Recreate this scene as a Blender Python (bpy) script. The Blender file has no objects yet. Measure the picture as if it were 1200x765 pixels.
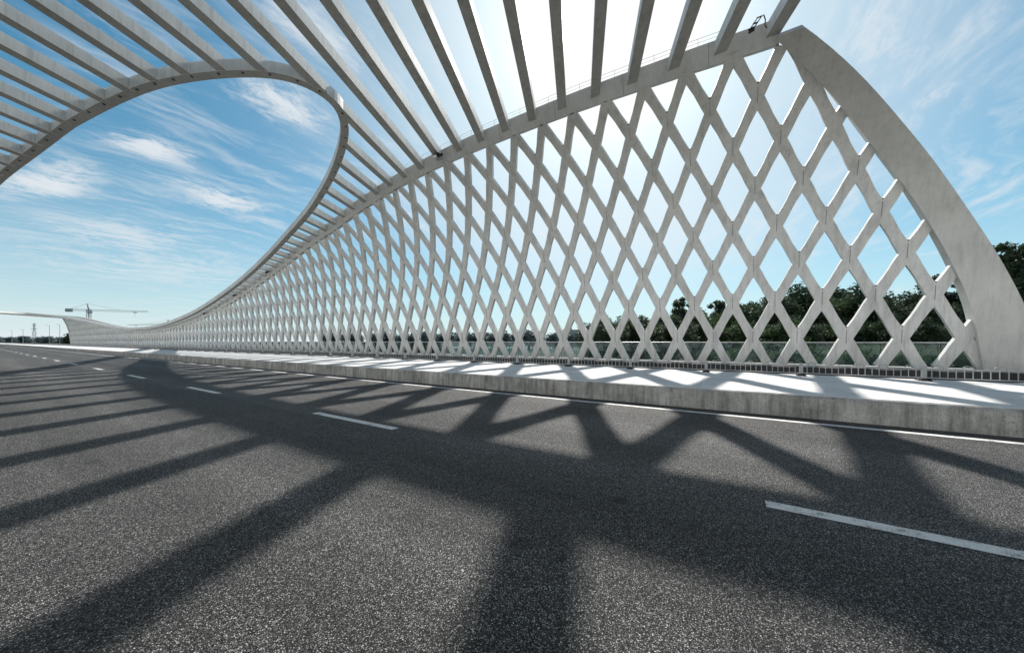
import bpy, math, random
from mathutils import Vector, Matrix
random.seed(7)
SC = bpy.context.scene
COL = SC.collection

# ------------------------------------------------------------------ helpers
def nmat(name):
    m = bpy.data.materials.new(name); m.use_nodes = True
    nt = m.node_tree; b = nt.nodes['Principled BSDF']
    return m, nt, b
def N(nt, t, **kw):
    n = nt.nodes.new(t)
    for k, v in kw.items():
        if k in n.inputs.keys(): n.inputs[k].default_value = v
        else: setattr(n, k, v)
    return n
def lk(nt, a, b): nt.links.new(a, b)
def ramp(nt, src, stops):
    r = nt.nodes.new('ShaderNodeValToRGB'); e = r.color_ramp.elements
    while len(e) < len(stops): e.new(0.5)
    for i, (p, c) in enumerate(stops):
        e[i].position = p
        e[i].color = (c[0], c[1], c[2], 1) if isinstance(c, tuple) else (c, c, c, 1)
    lk(nt, src, r.inputs[0]); return r
def noise(nt, coord, scale, detail=4, rough=.6, mapscale=None):
    if mapscale:
        mp = nt.nodes.new('ShaderNodeMapping'); mp.inputs['Scale'].default_value = mapscale
        lk(nt, coord, mp.inputs[0]); coord = mp.outputs[0]
    n = N(nt, 'ShaderNodeTexNoise', Scale=scale, Detail=detail, Roughness=rough)
    lk(nt, coord, n.inputs['Vector']); return n.outputs['Fac']
def mathn(nt, op, a, b=None, c=None, clamp=False):
    n = nt.nodes.new('ShaderNodeMath'); n.operation = op; n.use_clamp = clamp
    for i, v in enumerate((a, b, c)):
        if v is None: continue
        if isinstance(v, (int, float)): n.inputs[i].default_value = v
        else: lk(nt, v, n.inputs[i])
    return n.outputs[0]
def mixc(nt, fac, a, b, mode='MIX'):
    n = nt.nodes.new('ShaderNodeMix'); n.data_type = 'RGBA'; n.blend_type = mode
    for sock, v in ((n.inputs[0], fac), (n.inputs[6], a), (n.inputs[7], b)):
        if isinstance(v, (int, float)): sock.default_value = v
        elif isinstance(v, tuple): sock.default_value = (v[0], v[1], v[2], 1)
        else: lk(nt, v, sock)
    return n.outputs[2]
def bump(nt, b, h, strength, dist):
    n = N(nt, 'ShaderNodeBump', Strength=strength, Distance=dist)
    lk(nt, h, n.inputs['Height']); lk(nt, n.outputs[0], b.inputs['Normal'])
def gpos(nt):
    return nt.nodes.new('ShaderNodeNewGeometry').outputs['Position']

def simple(name, col, rough=.6, metal=0.0, var=.12, sc=6):
    m, nt, b = nmat(name)
    f = noise(nt, gpos(nt), sc, 4)
    c = mixc(nt, f, tuple(x*(1-var) for x in col), tuple(min(1, x*(1+var)) for x in col))
    lk(nt, c, b.inputs['Base Color']); b.inputs['Roughness'].default_value = rough
    b.inputs['Metallic'].default_value = metal
    return m

class MB:
    def __init__(s): s.v = []; s.f = []
    def ring(s, rings, closed=False, caps=True):
        n = len(rings[0]); o = len(s.v)
        for r in rings: s.v.extend([tuple(p) for p in r])
        m = len(rings)
        for i in range(m if closed else m-1):
            a = o+i*n; b = o+((i+1) % m)*n
            for k in range(n):
                k2 = (k+1) % n
                s.f.append((a+k, a+k2, b+k2, b+k))
        if not closed and caps:
            s.f.append(tuple(o+k for k in reversed(range(n))))
            s.f.append(tuple(o+(m-1)*n+k for k in range(n)))
    def box(s, x0, x1, y0, y1, z0, z1):
        s.ring([[(x0,y0,z0),(x1,y0,z0),(x1,y1,z0),(x0,y1,z0)], [(x0,y0,z1),(x1,y0,z1),(x1,y1,z1),(x0,y1,z1)]])
    def bar(s, a, b, w, h=None, up=(0,0,1)):
        a = Vector(a); b = Vector(b); d = (b-a).normalized(); h = h or w
        u = Vector(up)
        if abs(d.dot(u)) > .95: u = Vector((1,0,0))
        sd = d.cross(u).normalized(); uu = sd.cross(d)
        q = [(-1,-1),(1,-1),(1,1),(-1,1)]
        s.ring([[p+sd*(i*w/2)+uu*(j*h/2) for i, j in q] for p in (a, b)])
    def tube(s, pts, r, n=8, closed=False):
        pts = [Vector(p) for p in pts]; rings = []
        rr = r if isinstance(r, (list, tuple)) else [r]*len(pts)
        for i, p in enumerate(pts):
            a = pts[max(0, i-1)]; b = pts[min(len(pts)-1, i+1)]
            d = (b-a).normalized(); u = Vector((0,0,1)) if abs(d.z) < .9 else Vector((1,0,0))
            x = d.cross(u).normalized(); y = x.cross(d)
            rings.append([p+(x*math.cos(2*math.pi*k/n)+y*math.sin(2*math.pi*k/n))*rr[i] for k in range(n)])
        s.ring(rings, closed)
    def cyl(s, c, r, z0, z1, n=12, r2=None):
        r2 = r if r2 is None else r2
        s.ring([[(c[0]+q*math.cos(2*math.pi*k/n), c[1]+q*math.sin(2*math.pi*k/n), z) for k in range(n)] for q, z in ((r, z0), (r2, z1))])
    def quad(s, *p):
        o = len(s.v); s.v.extend([tuple(q) for q in p]); s.f.append(tuple(range(o, o+len(p))))
    def build(s, name, mat, parent=None, smooth=False, kind=None, loc=None):
        me = bpy.data.meshes.new(name); me.from_pydata(s.v, [], s.f)
        me.materials.append(mat)
        import bmesh
        bm = bmesh.new(); bm.from_mesh(me); bmesh.ops.recalc_face_normals(bm, faces=bm.faces); bm.to_mesh(me); bm.free()
        if smooth:
            for p in me.polygons: p.use_smooth = True
        o = bpy.data.objects.new(name, me); COL.objects.link(o)
        if parent: o.parent = parent
        if kind: o['kind'] = kind
        if loc: o.location = loc
        return o
def thing(name, label, cat, loc=(0,0,0), rz=0, group=None):
    o = bpy.data.objects.new(name, None); COL.objects.link(o); o.empty_display_size = .3
    o.location = loc; o.rotation_euler = (0,0,rz); o['label'] = label; o['category'] = cat
    if group: o['group'] = group
    return o
def tag(o, label, cat, group=None):
    o['label'] = label; o['category'] = cat
    if group: o['group'] = group
    return o
def copy_tree(o, parent=None, loc=None, rz=None, label=None, sc=None):
    c = o.copy(); COL.objects.link(c)
    if parent: c.parent = parent
    if loc is not None: c.location = loc
    if rz is not None: c.rotation_euler = (0,0,rz)
    if label: c['label'] = label
    if sc is not None: c.scale = sc
    for ch in list(o.children): copy_tree(ch, c)
    return c

# ------------------------------------------------------------------ view constants (x = lateral, y = along the road, z = up)
H = 1.186
F = 406.0
TH = math.atan(645/F); CT, ST = math.cos(TH), math.sin(TH)

# ------------------------------------------------------------------ materials
def paint_mat(name, base, streak=.22, rough=.55, under=1.0):
    m, nt, b = nmat(name); g = gpos(nt)
    st = noise(nt, g, 2.2, 6, .65, (1.6, 1.6, .07))
    st2 = noise(nt, g, 9, 5, .7, (1.3, 1.3, .12))
    bl = noise(nt, g, .55, 5, .6)
    fine = noise(nt, g, 26, 4, .7)
    r1 = ramp(nt, st, [(.30, 1-streak*1.5), (.52, 1.0), (.8, 1.0)])
    r2 = ramp(nt, st2, [(.32, 1-streak), (.5, 1.0), (1, 1.0)])
    r3 = ramp(nt, bl, [(.35, .88), (.62, 1.02)])
    r4 = ramp(nt, fine, [(.3, .93), (.6, 1.0)])
    c = mixc(nt, 1.0, base, r1.outputs[0], 'MULTIPLY')
    c = mixc(nt, 1.0, c, r2.outputs[0], 'MULTIPLY')
    c = mixc(nt, 1.0, c, r3.outputs[0], 'MULTIPLY')
    c = mixc(nt, 1.0, c, r4.outputs[0], 'MULTIPLY')
    if under < 1:       # soffit shade painted in: downward faces get a darker base colour
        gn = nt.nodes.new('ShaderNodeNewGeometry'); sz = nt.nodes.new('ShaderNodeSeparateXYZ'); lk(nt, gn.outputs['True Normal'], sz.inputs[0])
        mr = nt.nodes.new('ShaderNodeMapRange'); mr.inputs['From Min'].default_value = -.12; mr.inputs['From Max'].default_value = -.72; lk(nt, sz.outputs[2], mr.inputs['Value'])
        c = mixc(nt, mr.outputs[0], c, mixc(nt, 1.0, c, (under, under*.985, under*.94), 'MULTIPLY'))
    lk(nt, c, b.inputs['Base Color']); b.inputs['Roughness'].default_value = rough
    b.inputs['Specular IOR Level'].default_value = .35
    hh = mathn(nt, 'ADD', mathn(nt, 'MULTIPLY', bl, .5), mathn(nt, 'MULTIPLY', fine, .15))
    bump(nt, b, hh, .22, .012)
    return m
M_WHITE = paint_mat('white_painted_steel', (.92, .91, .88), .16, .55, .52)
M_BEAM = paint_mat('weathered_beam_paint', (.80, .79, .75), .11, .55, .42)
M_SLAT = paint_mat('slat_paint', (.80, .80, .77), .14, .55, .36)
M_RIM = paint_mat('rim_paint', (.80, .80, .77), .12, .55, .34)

def asphalt():
    m, nt, b = nmat('asphalt'); g = gpos(nt)
    v = N(nt, 'ShaderNodeTexVoronoi', Scale=188.0); lk(nt, g, v.inputs['Vector'])
    vr = nt.nodes.new('ShaderNodeSeparateColor'); lk(nt, v.outputs['Color'], vr.inputs[0])
    v2 = N(nt, 'ShaderNodeTexVoronoi', Scale=110.0); lk(nt, g, v2.inputs['Vector'])
    vr2 = nt.nodes.new('ShaderNodeSeparateColor'); lk(nt, v2.outputs['Color'], vr2.inputs[0])
    n1 = noise(nt, g, 70, 5, .75)
    n2 = noise(nt, g, .35, 5, .6)
    n3 = noise(nt, g, 1.2, 4, .6, (2.2, .12, 1))
    gr = ramp(nt, vr.outputs[0], [(.0, .065), (.45, .145), (.75, .31), (.90, .58), (1, .85)])
    gr2 = ramp(nt, vr2.outputs[1], [(.0, .55), (.6, 1.0), (1, 1.5)])
    c = mixc(nt, 1.0, gr.outputs[0], gr2.outputs[0], 'MULTIPLY')
    c = mixc(nt, 1.0, c, ramp(nt, v.outputs['Distance'], [(.15, 1.25), (.62, .12)]).outputs[0], 'MULTIPLY')
    c = mixc(nt, 1.0, c, ramp(nt, n1, [(.3, .7), (.7, 1.3)]).outputs[0], 'MULTIPLY')
    c = mixc(nt, 1.0, c, ramp(nt, n2, [(.3, .82), (.7, 1.15)]).outputs[0], 'MULTIPLY')
    c = mixc(nt, 1.0, c, ramp(nt, n3, [(.3, .80), (.7, 1.18)]).outputs[0], 'MULTIPLY')
    c = mixc(nt, 1.0, c, (.99, .965, .94), 'MULTIPLY')
    sp = nt.nodes.new('ShaderNodeSeparateXYZ'); lk(nt, g, sp.inputs[0])
    dn = noise(nt, g, 6, 6, .7, (1, .35, 1))
    du = nt.nodes.new('ShaderNodeMapRange'); du.inputs['From Min'].default_value = 6.45; du.inputs['From Max'].default_value = 6.98; lk(nt, mathn(nt, 'ADD', sp.outputs[0], mathn(nt, 'MULTIPLY', mathn(nt, 'SUBTRACT', dn, .5), .5)), du.inputs['Value'])
    c = mixc(nt, mathn(nt, 'MULTIPLY', du.outputs[0], .55), c, (.17, .16, .14))
    # wheel tracks, a little polished and darker; scattered oil spots
    wt = mathn(nt, 'ABSOLUTE', mathn(nt, 'SINE', mathn(nt, 'MULTIPLY', mathn(nt, 'SUBTRACT', sp.outputs[0], 3.13), 1.87)))
    c = mixc(nt, 1.0, c, ramp(nt, mathn(nt, 'ADD', wt, mathn(nt, 'MULTIPLY', mathn(nt, 'SUBTRACT', n2, .5), .9)), [(.2, 1.08), (.95, .84)]).outputs[0], 'MULTIPLY')
    sv = N(nt, 'ShaderNodeTexVoronoi', Scale=1.1); lk(nt, g, sv.inputs['Vector'])
    c = mixc(nt, 1.0, c, ramp(nt, mathn(nt, 'ADD', sv.outputs['Distance'], mathn(nt, 'MULTIPLY', mathn(nt, 'SUBTRACT', dn, .5), .25)), [(.0, .55), (.055, .62), (.085, 1.0)]).outputs[0], 'MULTIPLY')
    lk(nt, c, b.inputs['Base Color']); b.inputs['Roughness'].default_value = .7
    b.inputs['Specular IOR Level'].default_value = .2
    h = mathn(nt, 'ADD', mathn(nt, 'MULTIPLY', v.outputs['Distance'], -1.0), mathn(nt, 'MULTIPLY', n1, .7))
    bump(nt, b, h, .8, .006)
    return m
M_ASPH = asphalt()

def concrete(name, base, dirt=.4, sc=1.0):
    m, nt, b = nmat(name); g = gpos(nt)
    a = noise(nt, g, 1.6*sc, 9, .72); st = noise(nt, g, 9*sc, 7, .75, (1, 1, .10)); f = noise(nt, g, 60*sc, 6, .8)
    v = N(nt, 'ShaderNodeTexVoronoi', Scale=13.0*sc); lk(nt, g, v.inputs['Vector']); v.inputs['Randomness'].default_value = 1
    pit = ramp(nt, v.outputs['Distance'], [(.0, .45), (.10, .6), (.17, 1.0)])
    gate = ramp(nt, noise(nt, g, 3.5*sc, 3, .6), [(.50, 0.0), (.60, 1.0)])
    c = mixc(nt, 1.0, base, ramp(nt, a, [(.34, 1-dirt), (.62, 1.08)]).outputs[0], 'MULTIPLY')
    c = mixc(nt, 1.0, c, ramp(nt, st, [(.36, 1-dirt), (.56, 1.0)]).outputs[0], 'MULTIPLY')
    c = mixc(nt, 1.0, c, ramp(nt, f, [(.3, 1-dirt*.8), (.65, 1.08)]).outputs[0], 'MULTIPLY')
    c = mixc(nt, mathn(nt, 'MULTIPLY', gate.outputs[0], dirt*2, clamp=True), c, mixc(nt, 1.0, c, pit.outputs[0], 'MULTIPLY'))
    lk(nt, c, b.inputs['Base Color']); b.inputs['Roughness'].default_value = .85
    bump(nt, b, mathn(nt, 'ADD', a, mathn(nt, 'MULTIPLY', f, .3)), .5, .015)
    return m
M_CONC = concrete('kerb_concrete', (.80, .78, .73), .50)
M_DECK = concrete('pale_deck_concrete', (.88, .87, .85), .12)
M_PLINTH = concrete('shaded_plinth', (.06, .06, .06), .3)  # near-black base colour holds the shade of the backlit plinth face
def line_mat():
    m, nt, b = nmat('road_line_paint'); g = gpos(nt)
    f = noise(nt, g, 90, 5, .8); a = noise(nt, g, 7, 5, .7)
    s = mathn(nt, 'ADD', mathn(nt, 'MULTIPLY', f, .6), mathn(nt, 'MULTIPLY', a, .5))
    c = ramp(nt, s, [(.435, (.10,.10,.10)), (.475, (.60,.60,.58)), (.56, (.90,.90,.88))])
    lk(nt, c.outputs[0], b.inputs['Base Color']); b.inputs['Roughness'].default_value = .7
    bump(nt, b, f, .5, .004)
    return m
M_LINE = line_mat()
M_GREY = simple('galvanised_grey', (.42, .43, .44), .45, .4)
M_STEELW = simple('pale_grey_steel', (.55, .56, .56), .4, .2)
M_BLACK = simple('black_metal', (.012, .012, .013), .45)
M_GREY2 = simple('dull_grey_steel', (.16, .18, .18), .5, .3)
M_RUBBER = simple('black_rubber', (.02, .02, .02), .8)
M_LENS = simple('lamp_lens', (.75, .76, .78), .15)
M_DARKHOLE = simple('dark_recess', (.03, .03, .03), .9)
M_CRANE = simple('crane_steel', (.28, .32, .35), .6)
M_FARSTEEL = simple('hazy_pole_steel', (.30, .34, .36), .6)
M_BARK = simple('bark', (.07, .055, .04), .9, 0, .3)
def leaf_mat(name, c1, c2):
    m, nt, b = nmat(name); g = gpos(nt)
    f = noise(nt, g, 1.1, 4, .7); f2 = noise(nt, g, 9, 2, .7)
    c = mixc(nt, ramp(nt, f, [(.35, 0.0), (.65, 1.0)]).outputs[0], c1, c2)
    c = mixc(nt, 1.0, c, ramp(nt, f2, [(.3, .55), (.7, 1.35)]).outputs[0], 'MULTIPLY')
    lk(nt, c, b.inputs['Base Color']); b.inputs['Roughness'].default_value = .6
    tr = N(nt, 'ShaderNodeBsdfTranslucent'); lk(nt, c, tr.inputs[0])
    mx = N(nt, 'ShaderNodeMixShader'); mx.inputs[0].default_value = .35
    out = nt.nodes['Material Output']
    lk(nt, b.outputs[0], mx.inputs[1]); lk(nt, tr.outputs[0], mx.inputs[2]); lk(nt, mx.outputs[0], out.inputs[0])
    return m
M_LEAF = leaf_mat('leaf_dark', (.030, .055, .030), (.075, .12, .055))
M_LEAF2 = leaf_mat('leaf_mid', (.045, .085, .035), (.11, .17, .065))
M_LEAF3 = leaf_mat('leaf_far_haze', (.09, .14, .15), (.14, .19, .20))  # bluish distance haze mixed into the leaf colour
M_BUSH = leaf_mat('leaf_bush', (.06, .12, .04), (.17, .27, .09))
def glass_mat():
    m, nt, b = nmat('tinted_glass')
    nt.nodes.remove(b)
    t = N(nt, 'ShaderNodeBsdfTransparent'); t.inputs[0].default_value = (.68, .78, .78, 1)
    g = N(nt, 'ShaderNodeBsdfGlossy', Roughness=.03); g.inputs[0].default_value = (.9, 1, 1, 1)
    d = N(nt, 'ShaderNodeBsdfDiffuse'); d.inputs[0].default_value = (.40, .52, .53, 1)
    fr = N(nt, 'ShaderNodeFresnel', IOR=1.45)
    m1 = N(nt, 'ShaderNodeMixShader'); m1.inputs[0].default_value = .05
    lk(nt, t.outputs[0], m1.inputs[1]); lk(nt, d.outputs[0], m1.inputs[2])
    m2 = N(nt, 'ShaderNodeMixShader'); lk(nt, fr.outputs[0], m2.inputs[0])
    lk(nt, m1.outputs[0], m2.inputs[1]); lk(nt, g.outputs[0], m2.inputs[2])
    lk(nt, m2.outputs[0], nt.nodes['Material Output'].inputs[0])
    return m
M_GLASS = glass_mat()
def ground_mat():
    m, nt, b = nmat('grass_ground'); g = gpos(nt)
    f = noise(nt, g, .06, 6, .7); f2 = noise(nt, g, 3, 5, .7)
    c = mixc(nt, ramp(nt, f, [(.35, 0.0), (.65, 1.0)]).outputs[0], (.018, .032, .016), (.045, .055, .032))
    c = mixc(nt, 1.0, c, ramp(nt, f2, [(.3, .7), (.7, 1.3)]).outputs[0], 'MULTIPLY')
    lk(nt, c, b.inputs['Base Color']); b.inputs['Roughness'].default_value = .9
    bump(nt, b, f2, .3, .05)
    return m
M_GROUND = ground_mat()
def water_mat():
    m, nt, b = nmat('river_water'); g = gpos(nt)
    b.inputs['Base Color'].default_value = (.10, .17, .165, 1); b.inputs['Roughness'].default_value = .12
    bump(nt, b, noise(nt, g, .9, 5, .6), .5, .08)
    return m
M_WATER = water_mat()

# ------------------------------------------------------------------ interpolation
def pchip(P):
    xs = [p[0] for p in P]; ys = [p[1] for p in P]; n = len(xs)
    d = [(ys[i+1]-ys[i])/(xs[i+1]-xs[i]) for i in range(n-1)]
    m = [d[0]]+[0 if d[i-1]*d[i] <= 0 else 2*d[i-1]*d[i]/(d[i-1]+d[i]) for i in range(1, n-1)]+[d[-1]]
    def fn(x):
        if x <= xs[0]: return ys[0]
        if x >= xs[-1]: return ys[-1]
        i = 0
        while x > xs[i+1]: i += 1
        h = xs[i+1]-xs[i]; t = (x-xs[i])/h
        return ((1+2*t)*(1-t)**2*ys[i]+t*(1-t)**2*h*m[i]+t*t*(3-2*t)*ys[i+1]+t*t*(t-1)*h*m[i+1])
    return fn

# ------------------------------------------------------------------ the shell of the canopy
DM = 10.2                                   # centre line between the two walls
def Dh(h):                                  # lateral position of the wall surface at height h above eye level
    return 23.49-.1296*h-.1733*h**3/100
TS = []                                     # arc-length table
h = -1.9; s = -.7
while h < 15.5:
    TS.append((s, h, Dh(h)))
    h2 = h+.1; s += math.hypot(.1, Dh(h2)-Dh(h)); h = h2
def hs(s):
    lo, hi = 0, len(TS)-1
    if s <= TS[0][0]: return TS[0][1]
    while hi-lo > 1:
        mid = (lo+hi)//2
        if TS[mid][0] > s: hi = mid
        else: lo = mid
    a, b = TS[lo], TS[hi]
    return a[1]+(s-a[0])/(b[0]-a[0])*(b[1]-a[1])
def sh(h):
    i = (h+1.9)/.1; i0 = max(0, min(len(TS)-2, int(i))); return TS[i0][0]+(i-i0)*(TS[i0+1][0]-TS[i0][0])
def surfR(t, s, n):
    h = hs(s); a = -.1296-.5199*h*h/100; L = math.hypot(1, a)
    return (Dh(h)+n/L, t, h+H-n*a/L)
LZ = .72
DL = 8.5                                    # centre line used to mirror the left wall
def surfL(t, s, n):
    x, y, z = surfR(t, s, n); return (2*DL-x, y, z+LZ)

CH = pchip([(-12,12.7),(-2,12.82),(2,12.93),(8,13.03),(14,12.98),(18,12.85),(22,12.62),(26,12.25),(29,11.93),(33,11.35),(38,10.75),(45.3,9.6),(62,6.95),(81,4.35),(98,3.0),(110,2.6),(122,2.65),(139,3.55),(160,5.3),(180,7.2),(195,8.2),(210,8.6),(230,8.7)])
def chordR(t): return CH(t)
SK = .3635/.9316; RISE = .036/.9316
# the left edge, one point per slat
tl = []
t = -14
while t < 232:
    D = Dh(CH(t)); lat = 2*D-2*DL
    tl.append((t-SK*lat, CH(t)+RISE*lat-LZ)); t += 2.0
CHL = pchip(tl)
SHIFT = SK*(2*Dh(13.05)-2*DL)
# near end post: left and right edges (height, t)
PE_R = pchip([(-1.6,-10.95),(1.06,-10.25),(3.38,-9.38),(5.2,-8.5),(7.45,-7.23),(8.95,-6.2),(10.78,-4.72),(12.19,-3.28),(13.1,-2.1),(14.2,-.6)])
PE_L = pchip([(-1.6,-9.25),(1.3,-8.75),(3.36,-8.08),(5.44,-7.15),(7.03,-6.27),(8.73,-5.12),(10.92,-3.45),(12.63,-1.75),(13.1,-1.2),(14.2,.2)])
TM2 = 2*106.5

canopy = thing('bridge_canopy', 'white lattice canopy arching over the road with open slatted roof and oval opening', 'bridge', (Dh(-1.2), 0, 0))
bpy.context.view_layer.update()
def cb(mb, name, mat, **kw):
    o = mb.build(name, mat, canopy, **kw); o.location = (-canopy.location.x, 0, 0); return o
def dev_sweep(mb, path, w, n0, n1, surf):
    rings = []
    for i, (t, s) in enumerate(path):
        a = path[max(0, i-1)]; b = path[min(len(path)-1, i+1)]
        dt, ds = b[0]-a[0], b[1]-a[1]; L = math.hypot(dt, ds); px, py = -ds/L, dt/L
        ww = w[i] if isinstance(w, list) else w
        rings.append([surf(t-px*ww/2, s-py*ww/2, n0), surf(t+px*ww/2, s+py*ww/2, n0), surf(t+px*ww/2, s+py*ww/2, n1), surf(t-px*ww/2, s-py*ww/2, n1)])
    mb.ring(rings)

# lattice bars
B = 1.9; T0 = -8.67; ROW = 1.95; RAT = .95/ROW; SO = .58   # crossings lie SO below the row heights
def stretch(s):
    u = max(0, min(1, (s-6)/9)); return .27*u*u*(3-2*u)
def bars(chord, surf, sh0, smin):
    out = []
    for j in range(-41, 275, 2):
        for sg in (1, -1):
            tb = T0-sh0+.95*j
            cur = []; best = []
            s = smin
            while s < 16.6:
                t = tb+sg*(s+SO-stretch(s))*RAT
                hh = hs(s)
                inside = s <= sh(chord(t)+.15)-.40 and t+sh0 > (PE_L(hh)+PE_R(hh))/2 and t+sh0 < TM2-(PE_L(hh)+PE_R(hh))/2
                if inside: cur.append((t, s))
                else:
                    if len(cur) > len(best): best = cur
                    cur = []
                s += .325
            if len(cur) > len(best): best = cur
            if len(best) > 2: out.append((best, sg))
    return out
def bar_w(path):        # bars swell a little towards each crossing
    out = []
    for t, s in path:
        g = ((s+SO-stretch(s))/ROW) % 1.0; d = min(g, 1-g)*ROW
        out.append(.405+.055*max(0, min(1, (.85-d)/.4)))
    return out
rb = bars(chordR, surfR, 0, 0.0)
rb.sort(key=lambda q: sum(p[0] for p in q[0])/len(q[0]))
def far_path(p):
    tt = sum(q[0] for q in p)/len(p)
    return p if tt < 60 else p[::2]+([p[-1]] if (len(p)-1) % 2 else [])
rest = MB()
for i, (path, sg) in enumerate(rb):
    th = .125 if sg > 0 else .132
    if i < 99:
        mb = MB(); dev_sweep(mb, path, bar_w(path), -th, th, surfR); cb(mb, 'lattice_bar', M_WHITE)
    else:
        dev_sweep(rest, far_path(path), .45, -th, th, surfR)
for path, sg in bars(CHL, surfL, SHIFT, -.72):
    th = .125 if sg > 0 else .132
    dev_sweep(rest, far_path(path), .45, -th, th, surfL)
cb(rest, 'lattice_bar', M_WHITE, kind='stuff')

# edge beams
SEC = [(.30,-.465), (-.08,.355), (.375,.565), (.755,-.255)]        # section of the beam: outward, up
def beam_sec(chord, surf, t):
    c = surf(t, sh(chord(t)+.15), 0); sl = -.1296-.5199*chord(t)**2/100
    # the section leans with the shell: upright where the wall is steep
    f = min(1, max(0, (-sl-.13)/.9)); sg = 1 if surf is surfR else -1
    a = (1-f)*.42; ca, sa = math.cos(a), math.sin(a)
    return [Vector((c[0]+sg*(x*ca+z*sa), t, c[2]-x*sa+z*ca)) for x, z in SEC]
def edge_beam(chord, surf, ta, tb_, mat):
    mb = MB(); rings = []
    t = ta
    while t <= tb_:
        rings.append(beam_sec(chord, surf, t)); t += 1.0
    mb.ring(rings)
    return cb(mb, 'edge_beam', mat)
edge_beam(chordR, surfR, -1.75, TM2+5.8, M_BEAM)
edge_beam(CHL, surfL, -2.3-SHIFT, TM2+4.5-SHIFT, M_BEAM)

# end posts
def end_post(surf, sh0, far, top, smin):
    mb = MB(); rings = []
    k = 0
    h0 = -1.2
    hh = h0
    while hh <= top:
        a, b = PE_R(hh), PE_L(hh)
        if far: a, b = TM2-a, TM2-b
        a -= sh0; b -= sh0
        s = sh(hh) if k else smin
        rings.append([surf(a, s, -.36), surf(b, s, -.36), surf(b, s, .30), surf(a, s, .30)])
        k += 1; hh += .4
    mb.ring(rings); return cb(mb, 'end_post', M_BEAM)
end_post(surfR, 0, False, 13.15, 0); end_post(surfL, SHIFT, False, 13.15, -.72)
end_post(surfR, 0, True, 10.0, 0); end_post(surfL, SHIFT, True, 10.0, -.72)

# rim of the oval opening
WR = [(21.07,.37),(21.14,1.26),(21.95,2.16),(23.2,2.97),(25.15,3.95),(28.9,5.45),(33.45,6.5),(40.4,7.8),(50.3,9.2),(62,10.27),(76,10.98),(91.7,11.35),(107,11.5)]
WLft = [(21.58,-.91),(22.55,-1.98),(24.25,-3.06),(27.1,-4.5),(30.8,-5.85),(34.6,-6.8),(40.15,-7.75),(45.7,-8.85),(54,-10.0),(66,-11.1),(80,-12.0),(92,-12.6),(107,-12.9)]
def roof_pt(tc, w):
    D = Dh(CH(tc)); lat = D-(DM+w)
    return Vector((DM+w, tc-SK*lat, H+CH(tc)+RISE*lat))
TMC = 107
ctrl = WR+[(2*TMC-a, b) for a, b in reversed(WR[:-1])]+[(2*TMC-a, b) for a, b in WLft[:-1]]+list(reversed(WLft))
def catmull(P, n):
    out = []; m = len(P)
    for i in range(m):
        p0, p1, p2, p3 = P[i-1], P[i], P[(i+1) % m], P[(i+2) % m]
        d1 = math.hypot(p2[0]-p1[0], p2[1]-p1[1])
        kk = max(n, int(d1/1.0))
        # centripetal
        def dd(a, b): return max(1e-3, math.hypot(a[0]-b[0], a[1]-b[1])**.5)
        t0 = 0; t1 = t0+dd(p0, p1); t2 = t1+dd(p1, p2); t3 = t2+dd(p2, p3)
        for k in range(kk):
            u = t1+(t2-t1)*k/kk
            r = []
            for c in (0, 1):
                A1 = (t1-u)/(t1-t0)*p0[c]+(u-t0)/(t1-t0)*p1[c]
                A2 = (t2-u)/(t2-t1)*p1[c]+(u-t1)/(t2-t1)*p2[c]
                A3 = (t3-u)/(t3-t2)*p2[c]+(u-t2)/(t3-t2)*p3[c]
                B1 = (t2-u)/(t2-t0)*A1+(u-t0)/(t2-t0)*A2
                B2 = (t3-u)/(t3-t1)*A2+(u-t1)/(t3-t1)*A3
                r.append((t2-u)/(t2-t1)*B1+(u-t1)/(t2-t1)*B2)
            out.append(tuple(r))
    return out
rimdev = catmull(ctrl, 6)
for it in range(40):
    rimdev = [p if p[0] > 36 and it > 8 else tuple(.5*p[c]+.25*(rimdev[i-1][c]+rimdev[(i+1) % len(rimdev)][c]) for c in (0, 1)) for i, p in enumerate(rimdev)]
rim = [roof_pt(a, b) for a, b in rimdev]
mb = MB(); rings = []
RW = .46
for i, p in enumerate(rim):
    d = rim[(i+1) % len(rim)]-rim[i-1]; d.z = 0; d.normalize()
    sd = Vector((d.y, -d.x, 0))
    rings.append([p+sd*RW/2+Vector((0,0,-.006)), p-sd*RW/2+Vector((0,0,-.006)), p-sd*RW/2+Vector((0,0,.55)), p+sd*RW/2+Vector((0,0,.55))])
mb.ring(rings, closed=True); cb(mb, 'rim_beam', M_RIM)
# width of the opening at each slat
def rimW(tc):
    hit = []
    L = len(rimdev)
    for i in range(L):
        a, b = rimdev[i], rimdev[(i+1) % L]
        if (a[0]-tc)*(b[0]-tc) <= 0 and a[0] != b[0]:
            w = a[1]+(tc-a[0])/(b[0]-a[0])*(b[1]-a[1])
            hit.append(w)
    return (max(hit), min(hit)) if len(hit) > 1 else (0, 0)
def slat_box(mb, p, q):
    mb.bar(p+Vector((0,0,.265)), q+Vector((0,0,.265)), .47, .52)
slats = []; extra = MB()
i = 0; SL = []
while True:
    tc = -2.02+.5+B*i; i += 1
    if tc > TM2+1.5: break
    D = Dh(CH(tc)); wr = D-DM
    a = roof_pt(tc, wr+.40); z = roof_pt(tc, (2*DL-D)-DM-.40)
    W = rimW(tc)
    if W[0]-W[1] < .5: SL.append((a, z))
    else: SL.append((a, roof_pt(tc, W[0]))); SL.append((roof_pt(tc, W[1]), z))
cam = Vector((0,0,H))
def px(p):
    d = p-cam; X = d.x*CT-d.y*ST; Z = d.x*ST+d.y*CT
    return (600+F*X/Z, 400-F*d.z/Z, Z) if Z > .5 else None
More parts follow.
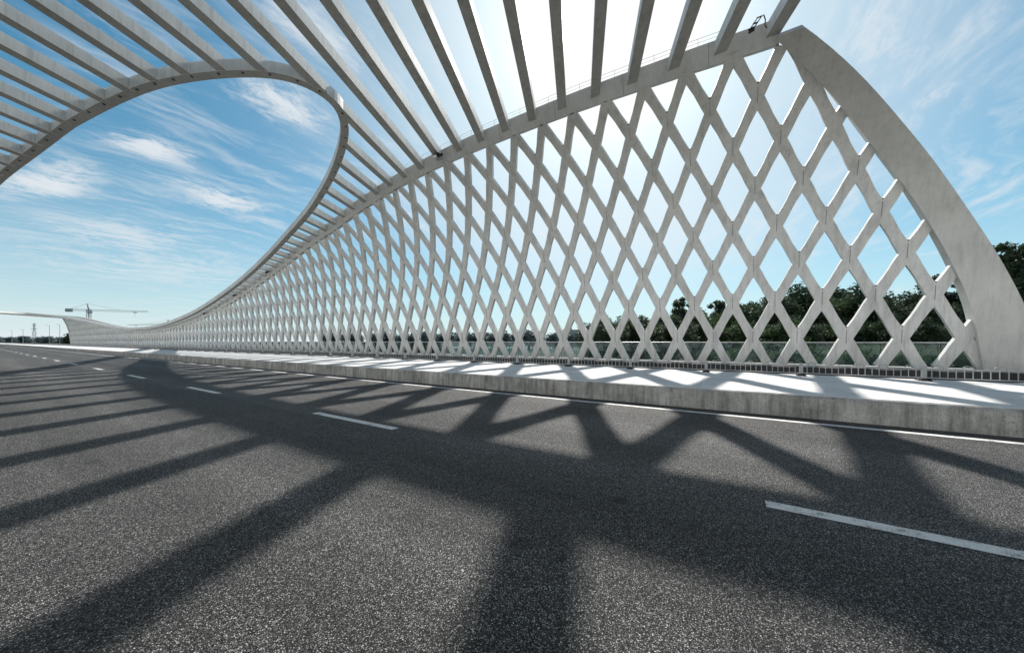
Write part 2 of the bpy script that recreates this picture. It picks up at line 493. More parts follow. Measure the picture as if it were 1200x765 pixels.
def vis(a, b):
    best = 0
    for k in range(9):
        p = px(a.lerp(b, k/8))
        if p and -20 < p[0] < 1220 and -20 < p[1] < 785: best = max(best, 1/p[2])
    return best
SL.sort(key=lambda q: -vis(*q)*(q[1]-q[0]).length**.5)
for k, (a, z) in enumerate(SL):
    if k < 99:
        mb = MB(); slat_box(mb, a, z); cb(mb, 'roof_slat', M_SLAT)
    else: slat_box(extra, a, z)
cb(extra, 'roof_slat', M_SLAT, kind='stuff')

# small recessed lamps below the rim
spots = []
acc = 0; last = rim[0]; lastd = None
for i in range(1, len(rim)):
    acc += (rim[i]-rim[i-1]).length
    if acc > .95:
        acc = 0; d = (rim[i]-rim[i-1]); d.z = 0; spots.append((rim[i], d.normalized()))
spots.sort(key=lambda q: -vis(q[0], q[0]))
extra = MB()
for k, (p, d) in enumerate(spots):
    mb = MB() if k < 90 else extra
    sd = Vector((d.y, -d.x, 0)); c = p+Vector((0,0,-.012))
    mb.bar(c+sd*.02, c+sd*.13, .10, .035)
    if k < 90: cb(mb, 'rim_lamp', M_DARKHOLE)
cb(extra, 'rim_lamp', M_DARKHOLE, kind='stuff')

# lamps sitting in the crotch of the crossings
nodes = []
for row in range(1, 9):
    j = -6
    while j < 250:
        if (j+row) % 2 == 1:
            t = T0+.95*j; s_ = row*ROW
            hh = hs(s_)
            if s_ < sh(CH(t))-.7 and t > PE_L(hh)+.5 and t < TM2-PE_L(hh)-.5: nodes.append((t, s_))
        j += 1
nodes.sort(key=lambda q: q[0]**2*1.0+0)
nodes.sort(key=lambda q: -vis(Vector(surfR(q[0], q[1], 0)), Vector(surfR(q[0], q[1], 0))))
M_SEAM = simple('joint_grime', (.20, .19, .175), .9)
extra = MB(); extra2 = MB()
for k, (t, s_) in enumerate(nodes):
    mb = MB() if k < 95 else extra
    s_ = s_-SO+stretch(s_-SO)*1.02; c0 = Vector(surfR(t, s_+.57, -.06)); c1 = Vector(surfR(t, s_+.44, -.06)); sd = Vector((0, 1, 0))
    mb.bar(c0-sd*.15, c0+sd*.15, .12, .04)
    mb.bar(c0-sd*.11, c1-sd*.06, .05, .05); mb.bar(c0+sd*.11, c1+sd*.06, .05, .05)
    ms = MB() if k < 95 else extra2
    a_ = surfR(t-.011, s_-.22, -.136); b_ = surfR(t+.011, s_-.22, -.136); c_ = surfR(t+.011, s_+.44, -.136); d_ = surfR(t-.011, s_+.44, -.136)
    ms.quad(a_, b_, c_, d_)
    if k < 95:
        o = cb(mb, 'node_lamp', M_BLACK); cb(ms, 'joint_seam', M_SEAM)
cb(extra, 'node_lamp', M_BLACK, kind='stuff'); cb(extra2, 'joint_seam', M_SEAM, kind='stuff')

# thin safety rail along the beam top
mb = MB(); top = []
t = .3
while t < 60:
    q_ = beam_sec(chordR, surfR, t); p = q_[1].lerp(q_[2], .5); top.append(p+Vector((0,0,.40))); mb.bar(p, p+Vector((0,0,.42)), .014); t += .95
mb.tube(top, .010, 5); mb.tube([p-Vector((0,0,.18)) for p in top], .009, 4)
cb(mb, 'safety_rail', M_STEELW)
# joints in the near end post and beam (drain stains, seams)
mb = MB()
for t in [1.78+B*2*k-.95 for k in range(0, 20)]:
    A_ = beam_sec(chordR, surfR, t-.011); B_ = beam_sec(chordR, surfR, t+.011); o_ = Vector((-.004,0,-.002))
    mb.quad(A_[0]+o_, B_[0]+o_, B_[1]+o_, A_[1]+o_)
cb(mb, 'beam_seam', simple('seam_grey', (.22, .21, .19), .9))  # thin dark grey seam lines across the beam face

# ------------------------------------------------------------------ floodlights fixed to the canopy
def floodlight(t, ds, label, big=1.0, flip=1):
    p = Vector(surfR(t, sh(CH(t)+.15)+ds, -.32))
    r = thing('floodlight', label, 'floodlight', p, 0, 'floodlights on the white edge beam')
    r.scale = (big, big, big)
    m = MB(); m.bar((0,-.16,0), (-.30,-.16,-.10), .05, .09); m.bar((0,.16,0), (-.30,.16,-.10), .05, .09); m.bar((0,-.2,.0), (0,.2,.0), .05, .2); m.build('bracket', M_BLACK, r)
    m = MB(); m.bar((-.22,0,-.06), (-.50,0,-.30), .34, .22); m.bar((-.22,0,.06),(-.40,0,-.10), .24, .05); m.build('lamp_housing', M_BLACK, r)
    m = MB(); m.bar((-.502,0,-.302), (-.52,0,-.32), .28, .17); m.build('lens', M_LENS, r)
    return r
floodlight(17.0, .1, 'black floodlight on the edge beam where the oval rim draws close', 1.0)
floodlight(49.5, -.1, 'small black floodlight high on the narrow slatted strip', .9)
floodlight(62.0, -.1, 'small black floodlight half way down the narrow slatted strip', .9)
floodlight(76.0, -.1, 'small black floodlight at the foot of the narrow slatted strip', .9)
# long arm fixture by the end post
p = Vector(surfR(-.95, sh(13.2)+.35, -.33))
r = thing('floodlight', 'black floodlight on a long open arm beside the last roof slat', 'floodlight', p, 0, None); r.scale = (.68, .68, .68)
m = MB()
for q in (-.10, .10): m.bar((0,q-.1,.0), (-.5,q+.35,-.95), .045, .05)
m.bar((0,-.25,0), (0,.05,.0), .05); m.bar((-.25,-.02,-.46), (-.25,.25,-.46), .06)
m.build('arm', M_BLACK, r)
m = MB(); m.bar((-.48,.18,-.92), (-.48,.48,-.98), .2, .16); m.build('lamp_housing', M_BLACK, r)
m = MB(); m.tube([(.02,-.3,.05), (.0,-.38,-.3), (.03,-.36,-.6), (-.02,-.45,-.85)], .03, 6); m.build('cable', M_BLACK, r)

# ------------------------------------------------------------------ road, deck, separator
def struct(name, mb, mat, **kw): return mb.build(name, mat, None, kind='structure', **kw)
mb = MB(); mb.box(-4.9, 6.95, -70, 620, -.7, 0.0); road = struct('road', mb, M_ASPH)
KZ = .338
mb = MB(); y = -70.3
while y < 620:
    y1 = min(y+5.9, 620)-.006
    mb.ring([[(6.952,yy,-.02),(6.965,yy,KZ-.03),(6.995,yy,KZ),(11.3,yy,KZ+.002),(11.3,yy,-.8),(6.952,yy,-.8)] for yy in (y, y1)])
    y += 5.9
sep = struct('separator_kerb', mb, M_CONC)
mb = MB()
y = -70.3
while y < 620:
    y1 = min(y+5.9, 620)-.006
    mb.box(7.05, 11.28, y, y1, KZ-.05, KZ+.012); y += 5.9
struct('separator_deck', mb, M_DECK)
mb = MB(); mb.box(-8.6, -4.91, -70, 620, -.8, .16); struct('left_kerb', mb, concrete('dull_concrete', (.22, .215, .20), .4))
mb = MB(); mb.box(11.305, 22.4, -70, 620, -1.3, -.9); struct('lower_lane', mb, concrete('lane_bounce_concrete', (.80, .79, .76), .2))  # hidden from the camera; made pale to bounce light up onto the lattice
mb = MB(); mb.box(22.3, 25.0, -70, 620, -1.6, -.104); struct('walkway_plinth', mb, M_PLINTH)
mb = MB(); mb.box(22.9, 24.95, -70, 620, -.15, -.06); struct('walkway', mb, M_CONC)
# markings
def sheet(x0, x1, y0, y1, z): 
    m = MB(); m.quad((x0,y0,z),(x1,y0,z),(x1,y1,z),(x0,y1,z)); return m
el = sheet(6.49, 6.61, -70, 620, .004).build('edge_line', M_LINE, road)
dash = None
for k in range(-3, 70):
    y0 = -2.22+6.05*k
    if dash is None:
        dash = sheet(3.07, 3.19, 0, 2.0, .004).build('lane_dash', M_LINE, road); dash.location.y = y0
    else:
        c = dash.copy(); COL.objects.link(c); c.location.y = y0

# ------------------------------------------------------------------ low barrier
BX = 10.94; BP = 2.03
def barrier():
    r = thing('barrier_panel', 'low grey steel barrier panel with hooped top standing on the pale separator deck', 'barrier', (BX, 0, KZ+.012), 0, 'low barrier panels along the separator')
    m = MB(); m.box(-.035,.035,-.035,.035,0,.30); m.build('post', M_GREY, r)
    m = MB(); m.ring([[(-.16,-.09,0),(.16,-.09,0),(.16,.09,0),(-.16,.09,0)],[(-.10,-.06,.05),(.10,-.06,.05),(.10,.06,.05),(-.10,.06,.05)]]); m.build('foot', M_RUBBER, r)
    m = MB(); m.box(-.012,.012,.04,BP-.04,.244,.262); m.build('rail', M_GREY, r)
    m = MB(); m.box(-.012,.012,.04,BP-.04,.055,.073); m.build('rail', M_GREY, r)
    n = 18; bar = None
    for k in range(1, n):
        if bar is None:
            m = MB(); m.box(-.006,.006,-.006,.006,.06,.25); bar = m.build('baluster', M_GREY, r); bar.location.y = BP*k/n
        else:
            c = bar.copy(); COL.objects.link(c); c.location.y = BP*k/n
    hoop = None
    for k in range(5):
        yy = BP*(k+.5)/5
        if hoop is None:
            m = MB(); m.tube([(0, .075*math.cos(a), .262+.065*math.sin(a)) for a in [math.pi*q/10 for q in range(11)]], .008, 6); hoop = m.build('hoop', M_GREY, r, smooth=True); hoop.location.y = yy
        else:
            c = hoop.copy(); COL.objects.link(c); c.location.y = yy
    return r
bp = barrier(); bp.location.y = -3.5-BP*3
for k in range(-2, 24): copy_tree(bp, None, (BX, -3.5+BP*k, KZ+.012))
# far panels: same barrier, details merged
rf = thing('barrier_panel', 'distant low grey barrier panel on the separator deck', 'barrier', (BX, -3.5+BP*24, KZ+.012), 0, 'distant low barrier panels')
m = MB(); m.box(-.035,.035,-.035,.035,0,.30); m.build('post', M_GREY, rf)
m = MB(); m.box(-.16,.16,-.09,.09,0,.05); m.build('foot', M_RUBBER, rf)
m = MB(); m.box(-.012,.012,.04,BP-.04,.244,.262); m.box(-.012,.012,.04,BP-.04,.055,.073)
for k in range(1, 18): m.box(-.006,.006,BP*k/18-.006,BP*k/18+.006,.06,.25)
m.build('rail', M_GREY, rf)
for k in range(25, 105): copy_tree(rf, None, (BX, -3.5+BP*k, KZ+.012))

# ------------------------------------------------------------------ glass railing
GX = 24.4; GP = 1.9
gr = thing('glass_railing', 'teal tinted glass railing panel with pale steel top rail behind the lattice', 'railing', (GX, -14, -.06), 0, 'glass railing panels along the outer walkway')
m = MB(); m.box(-.006,.006,.05,GP-.05,.08,1.14); m.build('glass', M_GLASS, gr)
m = MB(); m.box(-.02,.02,-.014,.014,0,1.16); m.build('post', M_GREY2, gr)
m = MB(); m.tube([(0,0,1.19),(0,GP,1.19)], .024, 8); m.build('top_rail', M_STEELW, gr)
for k in range(1, 125): copy_tree(gr, None, (GX, -14+GP*k, -.06))

# ------------------------------------------------------------------ terrain and river
def gz(x, y):
    # bank near the bridge on the near side, river channel, far bank
    def sm(a, b, v):
        u = max(0, min(1, (v-a)/(b-a))); return u*u*(3-2*u)
    v = y+.35*(x-25)*0
    bank = -1.4-3.2*sm(26, 46, x)*(1-sm(70, 110, x))*0
    low = -7.5
    ch = sm(30, 48, y-.25*(x-25))*(1-sm(250, 280, y-.1*x))
    return bank+(low-bank)*ch
xs = [-3000,-1500,-700,-300,-150,-80,-40,-20,0,12,25,30,36,42,50,60,72,86,100,120,150,190,240,320,450,700,1200,2200,4500]
ys = [-3000,-1200,-500,-200,-100,-60,-30,-10,0,10,20,26,32,38,44,50,58,66,76,90,110,140,180,220,240,250,260,270,280,300,340,420,600,900,1500,3000,5500]
mb = MB(); 
for x in xs:
    for y in ys: 
        z = gz(x, y)
        mb.v.append((x, y, z-(.9 if -10 < x < 26 else 0)))
for i in range(len(xs)-1):
    for j in range(len(ys)-1):
        a = i*len(ys)+j; mb.f.append((a, a+len(ys), a+len(ys)+1, a+1))
struct('ground', mb, M_GROUND, smooth=True)
mb = MB(); mb.quad((-2500,20,-5.2),(2500,20,-5.2),(2500,560,-5.2),(-2500,560,-5.2)); struct('river', mb, M_WATER)

# ------------------------------------------------------------------ trees
def make_tree_mesh(seed, hgt, rad, nl, leaf, base=.22, narrow=1.0):
    rnd = random.Random(seed)
    tr = MB()
    pts = [(0,0,-.5)]
    x = y = 0
    for k in range(1, 8):
        x += rnd.uniform(-.12,.12); y += rnd.uniform(-.12,.12); pts.append((x, y, hgt*.80*k/7))
    tr.tube(pts, [hgt*.022*(1-.82*k/7)+.02 for k in range(8)], 8)
    tips = []
    clumps = []
    nL = 22
    for k in range(nL):
        f = base+.05+(.95-base)*k/nL; zz = hgt*.8*f
        a = k*2.4+rnd.uniform(-.4,.4); prof = math.sin(math.pi*min(1, (f-base+.12)/(1.08-base)))**.6
        L = rad*prof*rnd.uniform(.55,1.05)
        e = (L*math.cos(a), L*math.sin(a), zz+L*rnd.uniform(.15,.6))
        i0 = min(6, int(f*7)); st = pts[i0]
        mid = ((st[0]+e[0])*.5, (st[1]+e[1])*.5, (zz*.95+e[2])*.5-.05*L)
        tr.tube([(st[0], st[1], zz*.95), mid, e], [hgt*.008, hgt*.006, .015], 5)
        clumps.append((e, rad*rnd.uniform(.26,.44)))
        clumps.append((mid, rad*rnd.uniform(.18,.32)))
    clumps.append(((pts[-1][0], pts[-1][1], hgt*.9), rad*.33))
    for k in range(8):
        a = rnd.uniform(0, 6.28); q = rnd.uniform(.1,.7)*rad
        clumps.append(((q*math.cos(a), q*math.sin(a), hgt*rnd.uniform(.5,.95)), rad*rnd.uniform(.15,.28)))
    lf = MB(); tot = sum(c[1]**2 for c in clumps)
    for (c, r) in clumps:
        n = int(nl*r*r/tot)
        for _ in range(n):
            d = Vector((rnd.gauss(0,1), rnd.gauss(0,1), rnd.gauss(0,.8))).normalized()*r*(rnd.random()**.4)*rnd.uniform(.8,1.15)
            p = Vector(c)+d
            if p.z < hgt*.05: continue
            sz = leaf*rnd.uniform(.6,1.4)
            u = Vector((rnd.gauss(0,1), rnd.gauss(0,1), rnd.gauss(0,1))).normalized(); w = u.orthogonal().normalized()
            w = w*math.cos(1)+u.cross(w)*math.sin(1)
            lf.quad(p-u*sz, p-w*sz*.5, p+u*sz, p+w*sz*.5)
    return tr, lf
def proto_tree(name, label, cat, seed, hgt, rad, nl, leaf, lmat, base=.22, group=None):
    tr, lf = make_tree_mesh(seed, hgt, rad, nl, leaf, base)
    r = thing(name, label, cat, (0,0,-50), 0, group)
    tr.build('trunk', M_BARK, r)
    me = bpy.data.meshes.new('crown'); me.from_pydata(lf.v, [], lf.f); me.materials.append(lmat)
    o = bpy.data.objects.new('crown', me); COL.objects.link(o); o.parent = r
    return r
def at(pxx, Z):                 # ground point under a viewing direction, at a depth in metres
    X = (pxx-600)/F*Z
    return (Z*ST+X*CT, Z*CT-X*ST)
GT = 'leafy trees on the bank behind the lattice'
pa = proto_tree('broadleaf_tree', 'dark green broadleaf tree behind the lattice wall', 'tree', 1, 11, 3.9, 14000, .19, M_LEAF, .12, GT)
pb = proto_tree('broadleaf_tree', 'dark green broadleaf tree behind the lattice wall', 'tree', 2, 11, 3.3, 13000, .19, M_LEAF, .1, GT)
pc = proto_tree('broadleaf_tree', 'mid green rounded tree behind the lattice wall', 'tree', 3, 8.5, 3.3, 11000, .17, M_LEAF2, .05, GT)
pd = proto_tree('poplar_tree', 'tall dark narrow tree rising behind the lattice wall', 'tree', 4, 13, 3.0, 15000, .22, M_LEAF, .06, GT)
used = set()
def place(proto, pxx, ytop, Z, ref, label=None, wide=1.0):
    x, y = at(pxx, Z); g = gz(x, y); g = max(g, -5.2)
    ht = (400-ytop)*Z/F+H-g
    s = ht/ref
    if id(proto) in used: o = copy_tree(proto)
    else: o = proto; used.add(id(proto))
    o.location = (x, y, g); o.rotation_euler = (0, 0, random.uniform(0, 6.28)); o.scale = (s*wide, s*wide, s)
    o['label'] = label or DEF[id(proto)]
    return o
DEF = {id(q): q['label'] for q in (pa, pb, pc, pd)}
R_ = random.Random(5)
place(pd, 1206, 280, 40, 13, 'tallest dark tree standing right of the end post', 1.3)
spec = [(1188,318,42,'b'),(1160,330,46,'a'),(1128,338,44,'b'),(1098,322,48,'d'),(1070,340,43,'a'),(1040,345,47,'b'),(1008,330,44,'a'),(982,335,50,'b'),(955,345,46,'c'),(935,331,48,'a'),
        (905,343,46,'a'),(882,352,52,'b'),(862,356,48,'c'),(842,350,54,'d'),(820,360,50,'b'),(798,348,56,'d'),(776,364,58,'a'),(756,372,60,'c'),(735,370,64,'a'),(712,376,66,'b'),(1215,345,44,'a'),(1245,325,46,'b'),(1192,296,47,'d'),(1178,308,50,'d'),(1216,300,52,'a'),(1148,332,52,'d'),(1275,320,42,'a')]
for i, (x_, y_, Z_, k_) in enumerate(spec):
    P_, ref = {'a': (pa, 11), 'b': (pb, 11), 'c': (pc, 8.5), 'd': (pd, 13)}[k_]
    place(P_, x_, y_, Z_, ref, None, R_.uniform(1.0, 1.35))
for i in range(22):             # second rank, lower and lighter, fills the bank
    x_ = 700+i*24+R_.uniform(-8, 8)
    place(pc if i % 2 else pa, x_, R_.uniform(366, 380), R_.uniform(36, 41), 8.5 if i % 2 else 11, 'lower tree in the front rank behind the lattice', R_.uniform(1.1, 1.4))
# shrubs just beyond the glass
bs = proto_tree('shrub', 'bright green shrub growing just beyond the glass railing', 'shrub', 9, 2.2, 1.3, 2600, .09, M_BUSH if 1 else 0, .02, 'shrubs beyond the glass railing')
for i in range(34):
    x_ = 1200-i*13+R_.uniform(-5, 5)
    x, y = at(x_, 33+R_.uniform(-2, 3.5))
    if x < 26.3 or y > 27: continue
    o = bs if i == 0 else copy_tree(bs)
    o.location = (x, y, -1.4); s = R_.uniform(.7, 1.05); o.scale = (s*1.2, s*1.2, s); o.rotation_euler = (0,0,R_.uniform(0,6.28))
# far bank wood and single far trees
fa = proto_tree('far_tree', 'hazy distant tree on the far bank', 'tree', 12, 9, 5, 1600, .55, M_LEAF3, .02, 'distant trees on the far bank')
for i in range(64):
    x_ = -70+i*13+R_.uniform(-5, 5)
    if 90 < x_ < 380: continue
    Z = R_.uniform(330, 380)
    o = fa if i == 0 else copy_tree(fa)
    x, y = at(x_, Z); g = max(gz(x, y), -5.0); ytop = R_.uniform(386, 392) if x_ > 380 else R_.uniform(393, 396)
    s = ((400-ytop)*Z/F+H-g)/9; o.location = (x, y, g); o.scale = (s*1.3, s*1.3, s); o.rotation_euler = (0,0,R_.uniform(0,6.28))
nd = copy_tree(pd, label='small dark tree beside the foot of the far end post')
x, y = at(79, 160); nd.location = (x, y, -1.4); nd.scale = (.55, .55, .5); del nd['group']

# ------------------------------------------------------------------ distant buildings
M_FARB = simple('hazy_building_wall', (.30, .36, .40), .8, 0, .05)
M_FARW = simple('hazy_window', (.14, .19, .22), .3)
def far_building(pxx, w, hgt, Z, label):
    x, y = at(pxx, Z); r = thing('building', label, 'building', (x, y, -2), -TH)
    m = MB(); m.box(-w/2, w/2, -8, 8, 0, hgt); m.box(-w/4, w/8, -3, 3, hgt, hgt+2.4); m.build('wall', M_FARB, r)
    for a in range(int(hgt/3.2)-1):
        m = MB()
        m.box(-w/2+1, w/2-1, -8.06, -8.0, 2+a*3.2, 3.4+a*3.2); m.build('window', M_FARW, r)
    return r
far_building(668, 26, 24, 620, 'pale hazy building block beyond the far bank, right of centre')
far_building(497, 22, 17, 600, 'small hazy building beyond the far bank, behind the lattice')
far_building(560, 30, 13, 640, 'low wide hazy building beyond the far bank')

# ------------------------------------------------------------------ cranes, mast, poles
def truss(mb, a, b, w, n, th):
    a = Vector(a); b = Vector(b); d = (b-a).normalized()
    u = Vector((0,0,1)) if abs(d.z) < .9 else Vector((1,0,0)); sx = d.cross(u).normalized(); sy = sx.cross(d)
    C4 = [(-1,-1),(1,-1),(1,1),(-1,1)]
    P_ = [[a.lerp(b, k/n)+sx*i*w/2+sy*j*w/2 for i, j in C4] for k in range(n+1)]
    for c in range(4): mb.bar(P_[0][c], P_[n][c], th)
    for k in range(n):
        for c in range(4): mb.bar(P_[k][c], P_[k+1][(c+1) % 4], th*.7)
def crane(pxx, Z, zj, jl, cl, label, flip=1, rz=-TH):
    x, y = at(pxx, Z); r = thing('tower_crane', label, 'crane', (x, y, -2), rz)
    zj += H+2
    m = MB(); truss(m, (0,0,0), (0,0,zj+1), 2.2, 18, .26); m.build('mast', M_CRANE, r)
    m = MB(); truss(m, (0,0,zj), (flip*jl,0,zj-1.5), 1.5, 22, .13); m.build('jib', M_CRANE, r)
    m = MB(); truss(m, (0,0,zj), (-flip*cl,0,zj+.6), 1.6, 7, .16); m.build('counter_jib', M_CRANE, r)
    m = MB(); m.box(-flip*cl-1.5 if flip > 0 else cl-3.5, -flip*cl+3.5 if flip > 0 else cl+1.5, -1.2, 1.2, zj-1.6, zj+1.6); m.build('counterweight', M_CRANE, r)
    m = MB(); m.bar((0,0,zj), (-1.5*flip,0,zj+6.5), .7); m.bar((.9*flip,0,zj), (-1.5*flip,0,zj+6.5), .5)
    m.build('mast_head', M_CRANE, r)
    m = MB(); m.bar((-1.5*flip,0,zj+6.5), (flip*jl*.55,0,zj-.2), .16); m.bar((-1.5*flip,0,zj+6.5), (-flip*cl*.9,0,zj+1.4), .16); m.build('tie_rod', M_CRANE, r)
    m = MB(); m.box(.6, 3.0, -1.8, .6, zj-3.2, zj-.8); m.build('cab', M_CRANE, r)
    m = MB(); m.box(flip*jl*.78-1.2, flip*jl*.78+1.2, -.8, .8, zj-2.6, zj-1.8); m.bar((flip*jl*.78,0,zj-2), (flip*jl*.78,0,zj-6), .12); m.build('trolley', M_CRANE, r)
    return r
crane(104, 350, 31.5, 60, 21, 'dark tower crane with long jib beyond the low point of the canopy')
crane(196, 520, 26, 60, 12, 'second tower crane, mostly hidden, jib just above the low canopy', -1)
x, y = at(40, 300)
r = thing('lattice_mast', 'thin hazy lattice mast beyond the road under the far roof', 'mast', (x, y, -2), .3)
m = MB(); 
truss(m, (0,0,0), (0,0,12), 1.5, 7, .14); truss(m, (0,0,12), (0,0,19), .8, 5, .13); m.build('tower', M_FARSTEEL, r)
m = MB(); m.bar((-1.8,0,14), (1.8,0,14), .3); m.bar((-1.4,0,17), (1.4,0,17), .3); m.build('cross_arm', M_FARSTEEL, r)
lp = None
for pxx, Z, hh in ((27, 210, 8.5), (58, 200, 10.5), (70, 190, 10.5), (14, 230, 8.5)):
    x, y = at(pxx, Z)
    if lp is None:
        lp = thing('street_lamp', 'slim pale street lamp beyond the far end of the canopy', 'street lamp', (x, y, 0), 0, 'street lamps beyond the canopy')
        m = MB(); m.tube([(0,0,-1.5),(0,0,1)], [.11,.06], 8); o = m.build('pole', M_FARSTEEL, lp); 
        m = MB(); m.bar((0,0,.985), (-.9,0,1.0), .12, .012); m.build('lamp_arm', M_FARSTEEL, lp); o2 = lp
    else: o2 = copy_tree(lp, None, (x, y, 0))
    o2.scale = (1.3, 1.3, hh)

# ------------------------------------------------------------------ sun, sky
SUN = Vector((1.076, .338, 1.0)).normalized()
ld = bpy.data.lights.new('sun', 'SUN'); ld.energy = 5.0; ld.angle = math.radians(.53); ld.color = (1, .965, .91)
so = bpy.data.objects.new('sun', ld); COL.objects.link(so); so.rotation_euler = SUN.to_track_quat('Z', 'Y').to_euler()
w = bpy.data.worlds.new('World'); SC.world = w; w.use_nodes = True
nt = w.node_tree; nt.nodes.clear()
out = nt.nodes.new('ShaderNodeOutputWorld'); bg = nt.nodes.new('ShaderNodeBackground'); lk(nt, bg.outputs[0], out.inputs[0])
sky = nt.nodes.new('ShaderNodeTexSky'); sky.sky_type = 'NISHITA'; sky.sun_disc = False
sky.sun_elevation = math.asin(SUN.z); sky.sun_rotation = math.atan2(SUN.x, SUN.y)
sky.air_density = 1.0; sky.dust_density = .6; sky.ozone_density = 1.6; sky.altitude = 0
tc = nt.nodes.new('ShaderNodeTexCoord'); D_ = tc.outputs['Generated']
nrm = N(nt, 'ShaderNodeVectorMath', operation='NORMALIZE'); lk(nt, D_, nrm.inputs[0]); dv = nrm.outputs[0]
sx = nt.nodes.new('ShaderNodeSeparateXYZ'); lk(nt, dv, sx.inputs[0])
zc = mathn(nt, 'MAXIMUM', sx.outputs[2], 0.0)
za = mathn(nt, 'ADD', zc, .10)
cx = mathn(nt, 'DIVIDE', sx.outputs[0], za); cy = mathn(nt, 'DIVIDE', sx.outputs[1], za)
cmb = nt.nodes.new('ShaderNodeCombineXYZ'); lk(nt, cx, cmb.inputs[0]); lk(nt, cy, cmb.inputs[1]); PV = cmb.outputs[0]
# domain warp
wn = N(nt, 'ShaderNodeTexNoise', Scale=1.3, Detail=4.0); lk(nt, PV, wn.inputs['Vector'])
wsub = N(nt, 'ShaderNodeVectorMath', operation='SUBTRACT'); lk(nt, wn.outputs['Color'], wsub.inputs[0]); wsub.inputs[1].default_value = (.5,.5,.5)
wsc = N(nt, 'ShaderNodeVectorMath', operation='SCALE'); lk(nt, wsub.outputs[0], wsc.inputs[0]); wsc.inputs['Scale'].default_value = .55
wad = N(nt, 'ShaderNodeVectorMath', operation='ADD'); lk(nt, PV, wad.inputs[0]); lk(nt, wsc.outputs[0], wad.inputs[1]); WV = wad.outputs[0]
def rotn(vec, rot, scale, ns, det, rough):
    mp = nt.nodes.new('ShaderNodeMapping'); mp.inputs['Rotation'].default_value = (0,0,rot); mp.inputs['Scale'].default_value = scale
    lk(nt, vec, mp.inputs[0]); n = N(nt, 'ShaderNodeTexNoise', Scale=ns, Detail=det, Roughness=rough); lk(nt, mp.outputs[0], n.inputs['Vector']); return n.outputs['Fac']
streak = rotn(WV, .5, (1, 3.4, 1), 2.2, 10, .68)
puff = rotn(WV, .3, (1, 1.7, 1), 7.0, 12, .70)
big = rotn(PV, .2, (1, 1, 1), .55, 3, .5)
def smooth(src, a, b):
    n = nt.nodes.new('ShaderNodeMapRange'); n.interpolation_type = 'SMOOTHSTEP'; n.clamp = True
    n.inputs['From Min'].default_value = a; n.inputs['From Max'].default_value = b; lk(nt, src, n.inputs['Value']); return n.outputs[0]
cov = mathn(nt, 'MULTIPLY', smooth(streak, .43, .76), smooth(big, .36, .6))
cov = mathn(nt, 'MULTIPLY', cov, .72)
# cloud banks at chosen places in the sky: (image-space reference a, b, breadth, strength)
def sky_p(x_, y_):
    X, Y = (x_-600)/F, (400-y_)/F
    d = Vector((ST+X*CT, CT-X*ST, Y)).normalized(); return d.x/(d.z+.10), d.y/(d.z+.10)
masks = None
for (ax, ay, bx_, by_, br, st_) in [(235,85,375,145,.16,.95),(120,155,215,198,.17,1.0),(160,205,320,258,.20,1.0),(0,195,95,225,.45,1.0),(0,262,260,290,.7,.75),
                                    (60,325,330,300,1.2,.6),(300,0,420,60,.16,.8),(430,60,560,200,.16,.5),(1030,0,1090,45,.12,.65),(1100,110,1200,80,.10,.6),(60,0,200,60,.15,.55),(930,0,1010,30,.10,.4),(1000,70,1200,20,.14,.35)]:
    p = sky_p(ax, ay); q = sky_p(bx_, by_)
    c_ = ((p[0]+q[0])/2, (p[1]+q[1])/2); L = math.hypot(q[0]-p[0], q[1]-p[1]); ang = math.atan2(q[1]-p[1], q[0]-p[0])
    a1 = N(nt, 'ShaderNodeVectorMath', operation='SUBTRACT'); lk(nt, WV, a1.inputs[0]); a1.inputs[1].default_value = (c_[0], c_[1], 0)
    mp = nt.nodes.new('ShaderNodeMapping'); mp.inputs['Rotation'].default_value = (0,0,-ang)
    lk(nt, a1.outputs[0], mp.inputs[0])
    m2 = N(nt, 'ShaderNodeVectorMath', operation='MULTIPLY'); lk(nt, mp.outputs[0], m2.inputs[0]); m2.inputs[1].default_value = (1/(L*.62), 1/br, 0)
    ln = N(nt, 'ShaderNodeVectorMath', operation='LENGTH'); lk(nt, m2.outputs[0], ln.inputs[0])
    v = mathn(nt, 'MULTIPLY', smooth(ln.outputs['Value'], 1.25, .1), st_)
    masks = v if masks is None else mathn(nt, 'MAXIMUM', masks, v)
tex = mathn(nt, 'ADD', mathn(nt, 'MULTIPLY', puff, .6), mathn(nt, 'MULTIPLY', streak, .55))
fine_ = rotn(WV, .35, (1, 2.0, 1), 19.0, 10, .72)
tex = mathn(nt, 'ADD', tex, mathn(nt, 'MULTIPLY', mathn(nt, 'SUBTRACT', fine_, .5), .55))
bank = mathn(nt, 'MULTIPLY', masks, smooth(mathn(nt, 'ADD', tex, mathn(nt, 'MULTIPLY', masks, .22)), .55, .84))
cloud = mathn(nt, 'MAXIMUM', cov, bank, clamp=True)
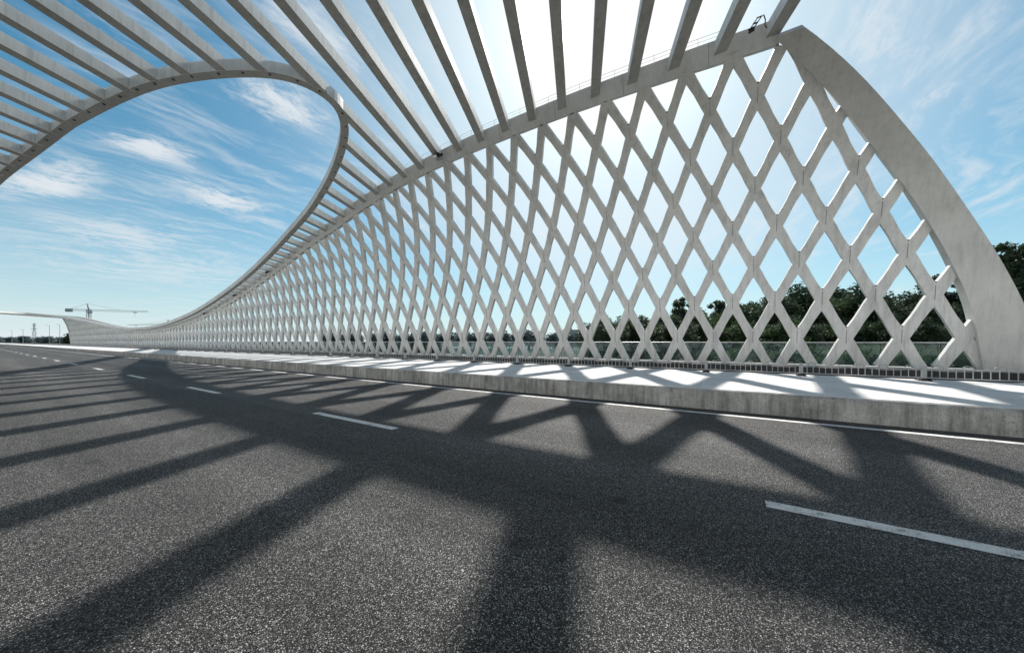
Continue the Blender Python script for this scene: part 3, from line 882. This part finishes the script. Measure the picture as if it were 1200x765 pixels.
# glow about the sun and pale haze at the horizon
dt_ = N(nt, 'ShaderNodeVectorMath', operation='DOT_PRODUCT'); lk(nt, dv, dt_.inputs[0]); dt_.inputs[1].default_value = SUN
dd = mathn(nt, 'MAXIMUM', dt_.outputs['Value'], 0.0)
g1 = mathn(nt, 'MULTIPLY', mathn(nt, 'POWER', dd, 60.0), .5)
g2 = mathn(nt, 'MULTIPLY', mathn(nt, 'POWER', dd, 14.0), .12)
g3 = mathn(nt, 'MULTIPLY', mathn(nt, 'POWER', dd, 2.6), .0)
glow = mathn(nt, 'ADD', mathn(nt, 'ADD', g1, g2), g3)
hz = mathn(nt, 'POWER', mathn(nt, 'SUBTRACT', 1.0, zc), 4.8)
sc1 = N(nt, 'ShaderNodeVectorMath', operation='SCALE'); lk(nt, sky.outputs[0], sc1.inputs[0]); sc1.inputs['Scale'].default_value = 1.0
SKY_S = .10
base = mixc(nt, 1.0, sky.outputs[0], (.22*SKY_S, .93*SKY_S, 1.04*SKY_S), 'MULTIPLY')
base = mixc(nt, mathn(nt, 'MULTIPLY', hz, .95), base, (.80, .87, .91))
base = mixc(nt, mathn(nt, 'MULTIPLY', mathn(nt, 'POWER', dd, 7.0), .95, clamp=True), base, (.88, .93, .96))
base = mixc(nt, mathn(nt, 'MULTIPLY', mathn(nt, 'MULTIPLY', smooth(dd, .74, .95), smooth(zc, .62, .2)), .7), base, (.84, .90, .94))
base = mixc(nt, mathn(nt, 'MULTIPLY', cloud, .9), base, (.80, .84, .87))
gl = N(nt, 'ShaderNodeCombineXYZ')
lk(nt, glow, gl.inputs[0]); lk(nt, glow, gl.inputs[1]); lk(nt, mathn(nt, 'MULTIPLY', glow, .96), gl.inputs[2])
fin = mixc(nt, 1.0, base, gl.outputs[0], 'ADD')
fin = mixc(nt, 1.0, fin, (1.04, 1.04, 1.04), 'DARKEN')
# sky darkened overhead and away from the sun, out of view, to cut fill
fv = N(nt, 'ShaderNodeVectorMath', operation='DOT_PRODUCT'); lk(nt, dv, fv.inputs[0]); fv.inputs[1].default_value = Vector((SUN.x, SUN.y, 0)).normalized()
away = mathn(nt, 'MULTIPLY', smooth(fv.outputs['Value'], .30, -.25), smooth(zc, .25, .6))
fin = mixc(nt, mathn(nt, 'MULTIPLY', smooth(fv.outputs['Value'], .05, -.4), smooth(zc, .45, .12)), fin, (1.15, 1.14, 1.10))   # unseen bright bank added behind the view to fill the lattice
deep = mathn(nt, 'MAXIMUM', smooth(zc, .70, .82), away)
fin = mixc(nt, mathn(nt, 'MULTIPLY', deep, .88), fin, (.015, .045, .10))
lk(nt, fin, bg.inputs[0]); bg.inputs[1].default_value = 1.0

# ------------------------------------------------------------------ camera
cd = bpy.data.cameras.new('camera'); cd.sensor_width = 36; cd.lens = F/1200*36; cd.clip_end = 9000; cd.clip_start = .05
cd.shift_y = 17.5/1200
co = bpy.data.objects.new('camera', cd); COL.objects.link(co); co.location = (0,0,H); co.rotation_euler = (math.radians(90), 0, -TH)
SC.camera = co
SC.view_settings.view_transform = 'Standard'; SC.view_settings.look = 'None'; SC.view_settings.exposure = 0
SC.cycles.transparent_max_bounces = 24
